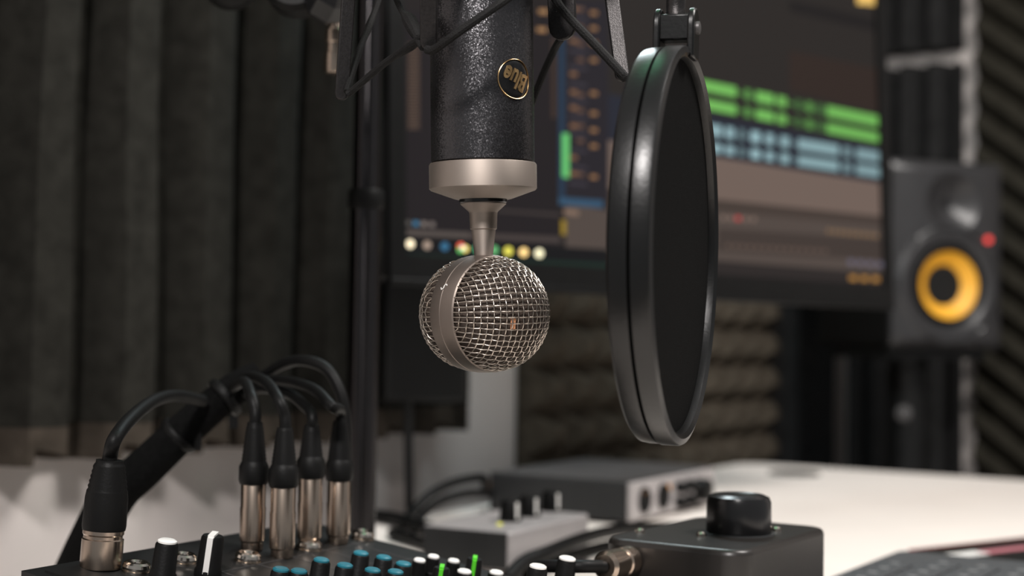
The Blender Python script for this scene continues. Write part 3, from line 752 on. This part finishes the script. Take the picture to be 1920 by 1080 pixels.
# the large connector at the left
b = MX(188, 1067) + mnn * .0008; d = (b - EYE).dot(CFW); k_ = d / F
t = thing('audio_cable', 'black cable with large round metal connector at the mixer\'s left corner', 'cable', b, 0, 'cables plugged into the mixer')
la = (vup + CRT * .06).normalized()
MB().lathe([(.0092, 0), (.0094, .001), (.0094, .013), (.0088, .0135), (.0088, .0148), (.0093, .0155), (.0093, .0172)], b, la, 40).build('plug_shell', M['shell'], t)
pr_ = [(.0096, .0172), (.0099, .019), (.0096, .032), (.0092, .0345)]
h = .035
while h < .0475:
    f_ = (h - .035) / .0125; rr = .0092 - .0022 * f_; pr_ += [(rr, h), (rr * .93, h + .0011)]; h += .0022
pr_ += [(.0062, .0478), (.0062, .049)]
MB().lathe(pr_, b, la, 36).build('boot', M['soft'], t, angle=50)
tp = b + la * .048
MB().tube([tp - la * .004, tp + la * .003, P(216, 822, d), P(246, 784, d + .03), P(288, 752, d + .08), P(330, 742, .775), P(380, 752, .81)], .0034, 14).build('cord', M['soft'], t)

# ------------------------------------------------------------------ black volume box
fz = .82; fc = G(1395, 1035, fz); rc_ = G(1558, 988, fz); lc = G(1180, 1000, fz)
vx = (rc_ - fc); vx.z = 0; VL = vx.length; vx.normalize(); vy = Vector((-vx.y, vx.x, 0)); VW = .080
vb = thing('volume_control_box', 'black volume control box with one big black knob on top, front right', 'volume control', (fc + vx * VL / 2 + vy * VW / 2).xy.to_3d() + UP * .75)
MB().prism(rcorner(0, VL, 0, VW, .013, 6), .7515, fz, (vx, vy, UP), Vector((fc.x, fc.y, 0))).build('casing', M['box_black'], vb, bevel=.003, seg=3)
kc = G(1385, 1000, fz); kc.z = fz
MB().lathe([(.0168, .0), (.0174, .001), (.0170, .017), (.0160, .0195), (.0130, .0208), (.012, .0202), (0, .0200)], kc, UP, 64).build('big_knob', M['gloss'], vb, bevel=0)
MB().lathe([(.0192, 0), (.0192, .0004), (.0188, .0006), (0, .0006)], kc, UP, 64).build('knob_ring', M['dgrey'], vb)
for q in ((1315, 1002), (1456, 992), (1200, 995)):
    sp_ = G(q[0], q[1], fz + .001); MB().lathe([(.0026, -.001), (.0026, .0006), (.0016, .0014), (0, .0014)], sp_, UP, 16).build('screw', M['chrome'], vb)
t = thing('audio_cable', 'black cable with a shiny barrel plug in the side of the volume box', 'cable', P(1178, 1050, .735))
pa = fc + vy * (VW * .86); pa.z = fz - .022; pdir = (-vx)
lp = hitp(1182, 1050, fc, vx) 
MB().lathe([(.0048, 0), (.0062, .001), (.0074, .002), (.0074, .010), (.0066, .0108), (.0066, .013), (.0074, .0138), (.0074, .026), (.0058, .028)], lp + vx * .0005, -vx, 32).build('plug_shell', M['shell'], t)
MB().tube([lp - vx * .027, lp - vx * .041 + vy * .008 + UP * .001, lp - vx * .038 + vy * .032 - UP * .002, lp - vx * .005 + vy * .052 - UP * .012, lp + vx * .03 + vy * .064 - UP * .04, Vector((lp.x, lp.y, .7545)) + vx * .055 + vy * .085], .0032, 12).build('cord', M['soft'], t)

# ------------------------------------------------------------------ small silver headphone amplifier
hz_ = .780; hf = G(956, 998, hz_); hr = G(1105, 963, hz_); ux = (hr - hf); ux.z = 0; UL = ux.length; ux.normalize(); uy = Vector((-ux.y, ux.x, 0)); UW = .075
ha = thing('headphone_amplifier', 'small silver box with a row of black knobs on top, in front of the interface', 'amplifier', (hf + ux * UL / 2 + uy * UW / 2).xy.to_3d() + UP * .75)
MB().prism(rcorner(0, UL, 0, UW, .003, 3), .7505, hz_, (ux, uy, UP), Vector((hf.x, hf.y, 0))).build('casing', M['silver'], ha, bevel=.002)
MB().box(Vector((hf.x, hf.y, .7658)) + uy * UW / 2 - ux * .0008, (.0016, UW - .004, .0265), (ux, uy, UP)).build('shaded_end', M['dgrey'], ha)['label'] = 'left end face, darkened as if in shade'  # dark slab puts the shade of the left end into its colour
for q in ((957, 977), (993, 968), (1034, 958)):
    c = G(q[0], q[1], hz_); c.z = hz_
    kb = MB().lathe([(.0088, 0), (.009, .001), (.0078, .0145), (.0066, .0165), (0, .0165)], c, UP, 28).build('knob', M['soft'], ha)
    e = (-CFW * .8 + CRT * .6); e.z = 0; e.normalize()
    MB().box(c + UP * .0085 + e * .0082, (.0022, .0012, .013), (e.cross(UP), e, UP)).build('pointer_line', M['white'], kb)
MB().lathe([(.0022, 0), (.0022, .001), (0, .002)], G(937, 984, hz_ + .0005), UP, 16).build('indicator_light', M['led_yellow'], ha)['label'] = 'yellow indicator light'

# ------------------------------------------------------------------ audio interface
ic = G(1175, 985); ie = G(1332, 946); ix = (ie - ic); ix.z = 0; IL = ix.length; ix.normalize(); iy = Vector((-ix.y, ix.x, 0)); IW, IH = .15, .040
ai = thing('audio_interface', 'black audio interface with a silver front panel of knobs and sockets, behind the headphone box', 'audio interface', (ic + ix * IL / 2 + iy * IW / 2).xy.to_3d() + UP * .75)
def ip(a, b, z): return ic + ix * a + iy * b + UP * z
MB().prism(rcorner(0, IL, 0, IW, .004, 3), .753, .75 + IH, (ix, iy, UP), Vector((ic.x, ic.y, 0))).build('casing', M['dgrey'], ai, bevel=.002)
MB().box(ip(IL / 2, IW / 2, IH + .0006), (IL - .002, IW - .002, .0012), (ix, iy, UP)).build('top_plate', M['grey'], ai)
MB().box(ip(IL / 2, -.002, IH / 2 + .0015), (IL, .004, IH - .004), (ix, iy, UP)).build('front_panel', M['silver'], ai, bevel=.001)
for a in (.030, .075):
    MB().lathe([(.0125, 0), (.0125, .002), (.0105, .0035), (.0095, .001), (0, .001)], ip(a, -.004, IH / 2 + .001), -iy, 28).build('input_socket', M['soft'], ai)
for a, z in ((.112, .027), (.112, .012), (.138, .027), (.138, .012)):
    MB().lathe([(.006, 0), (.0058, .009), (.005, .010), (0, .010)], ip(a, -.004, z), -iy, 20).build('knob', M['soft'], ai)
MB().lathe([(.012, 0), (.0115, .012), (.010, .013), (0, .013)], ip(.168, -.004, IH / 2), -iy, 28).build('knob', M['soft'], ai)
for px, py in ((1206, 921), (1254, 913)):
    MB().lathe([(.0028, 0), (.0028, .0014), (0, .002)], hitp(px, py, ip(0, -.0042, 0), -iy), -iy, 14).build('indicator_light', M['led_orange'], ai)
for a in (.03, .06):
    MB().lathe([(.0085, 0), (.0085, .016), (.0065, .018), (.0065, .022)], ip(a, IW, .02), iy, 20).build('rear_plug', M['brown'], ai)['label'] = 'brown metal rear plug'
for a in (.02, IL - .02):
    for b_ in (.02, IW - .02): MB().lathe([(.006, .0004), (.006, .0035)], ip(a, b_, 0), UP, 12).build('foot', M['soft'], ai)

# ------------------------------------------------------------------ loose cables on the desk
def cable(label, pts, r=.0038, m='soft'):
    o = MB().tube(pts, r, 12, 8).build('loose_cable', M[m], None); return tag(o, label, 'cable', 'loose cables on the desk')
rp = ip(.03, IW + .022, .02)
cable('black cable arching from the interface\'s left end, upper of the two', [rp, P(905, 896, 1.40), P(850, 905, 1.36), P(802, 930, 1.33), P(772, 962, 1.31), G(752, 985, .755)], .0042)
rp = ip(.06, IW + .022, .02)
cable('black cable arching from the interface\'s left end, lower of the two', [rp, P(930, 925, 1.42), P(880, 925, 1.36), P(830, 938, 1.33), P(795, 962, 1.29), G(775, 992, .755)], .0042)
cable('thick black cable lying left of the silver headphone box', [G(690, 965, .757), G(740, 972, .757), G(800, 990, .757), G(850, 1004, .757)], .0062)
cable('black cable lying behind the mixer under the silver headphone box', [G(735, 1000, .755), G(790, 1018, .755), G(850, 1038, .755), G(935, 1052, .755)], .005)
cable('black cable curving between the silver headphone box and the volume box', [G(950, 1085, .755), P(985, 1052, 1.01), P(1030, 1034, 1.03), P(1080, 1014, 1.07), P(1135, 998, 1.13), P(1200, 990, 1.20), G(1290, 988, .755)], .005)
cable('second black cable curving in front of the interface', [G(985, 1075, .7545), G(1050, 1050, .7545), G(1110, 1030, .7545), G(1165, 1018, .7545), G(1215, 1012, .7545)], .0045)
cable('pale grey cable loop lying beside the mixer\'s white-topped knobs', [G(968, 1080, .7535), G(985, 1066, .7535), G(1015, 1056, .7535), G(1060, 1052, .7535), G(1100, 1056, .7535)], .0035, 'grey')

# ------------------------------------------------------------------ keypad and notebook at the right
kz = .772; kf = G(1685, 1030, kz); ka = R(58); kx = Vector((math.cos(ka), math.sin(ka), 0)); ky = Vector((-math.sin(ka), math.cos(ka), 0))
KL, KW = .24, .20
kp = thing('keypad', 'dark grey keypad with tiny pale key marks, bottom right corner of the desk', 'keypad', (kf - kx * KL / 2 - ky * KW / 2).xy.to_3d() + UP * .75)
MB().prism(rcorner(-KL, 0, -KW, 0, .010, 4), .7505, kz, (kx, ky, UP), Vector((kf.x, kf.y, 0))).build('casing', M['keypad'], kp, bevel=.003)
nk = 0
for i in range(5):
    for j in range(6):
        c = kf - kx * (.060 + i * .024) - ky * (.022 + j * .026) + UP * .0008
        if i == 0 and j == 0: continue
        ko = MB().box(c, (.019, .021, .0022), (kx, ky, UP)).build('key', M['keypad'], kp, bevel=.001)
        MB().box(c + UP * .0012 + kx * .003, (.0022, .006, .0003), (kx, ky, UP)).build('key_mark', M['mark'], ko)
nz_ = .757; nc = G(1702, 1032, nz_); nb_ = G(1925, 1008, nz_); nx_ = (nb_ - nc); nx_.z = 0; nx_.normalize(); ny_ = Vector((-nx_.y, nx_.x, 0))
nb = thing('notebook', 'black notebook with dark red edge and white and pink bands, behind the keypad', 'notebook', (nc + nx_ * .13 - ny_ * .07).xy.to_3d() + UP * .75)
def nbx(a0, a1, b0, b1, z0, z1): return MB().box(nc + nx_ * (a0 + a1) / 2 - ny_ * (b0 + b1) / 2 + UP * ((z0 + z1) / 2 - nz_), (a1 - a0, b1 - b0, z1 - z0), (nx_, ny_, UP))
NLn, NWd = .28, .12
nbx(0, NLn, .002, NWd, .7525, .7568).build('pages', M['black'], nb)
nbx(0, NLn, 0, NWd, .7505, .7525).build('back_cover', M['red'], nb)
nbx(0, NLn, 0, .006, .7525, .758).build('spine', M['red'], nb, bevel=.0008)
nbx(.0, NLn, .006, NWd, .7568, .758).build('front_cover', M['black'], nb)
wl = G(1776, 1044, .758) - nc; wr = G(1836, 1036, .758) - nc; pr2 = G(1915, 1024, .758) - nc
b0_ = -wl.dot(ny_)
nbx(wl.dot(nx_), wr.dot(nx_), b0_ - .007, b0_ + .008, .758, .7586).build('white_band', M['white'], nb)
nbx(wr.dot(nx_), pr2.dot(nx_), b0_ - .006, b0_ + .006, .758, .7586).build('pink_band', M['pink'], nb)
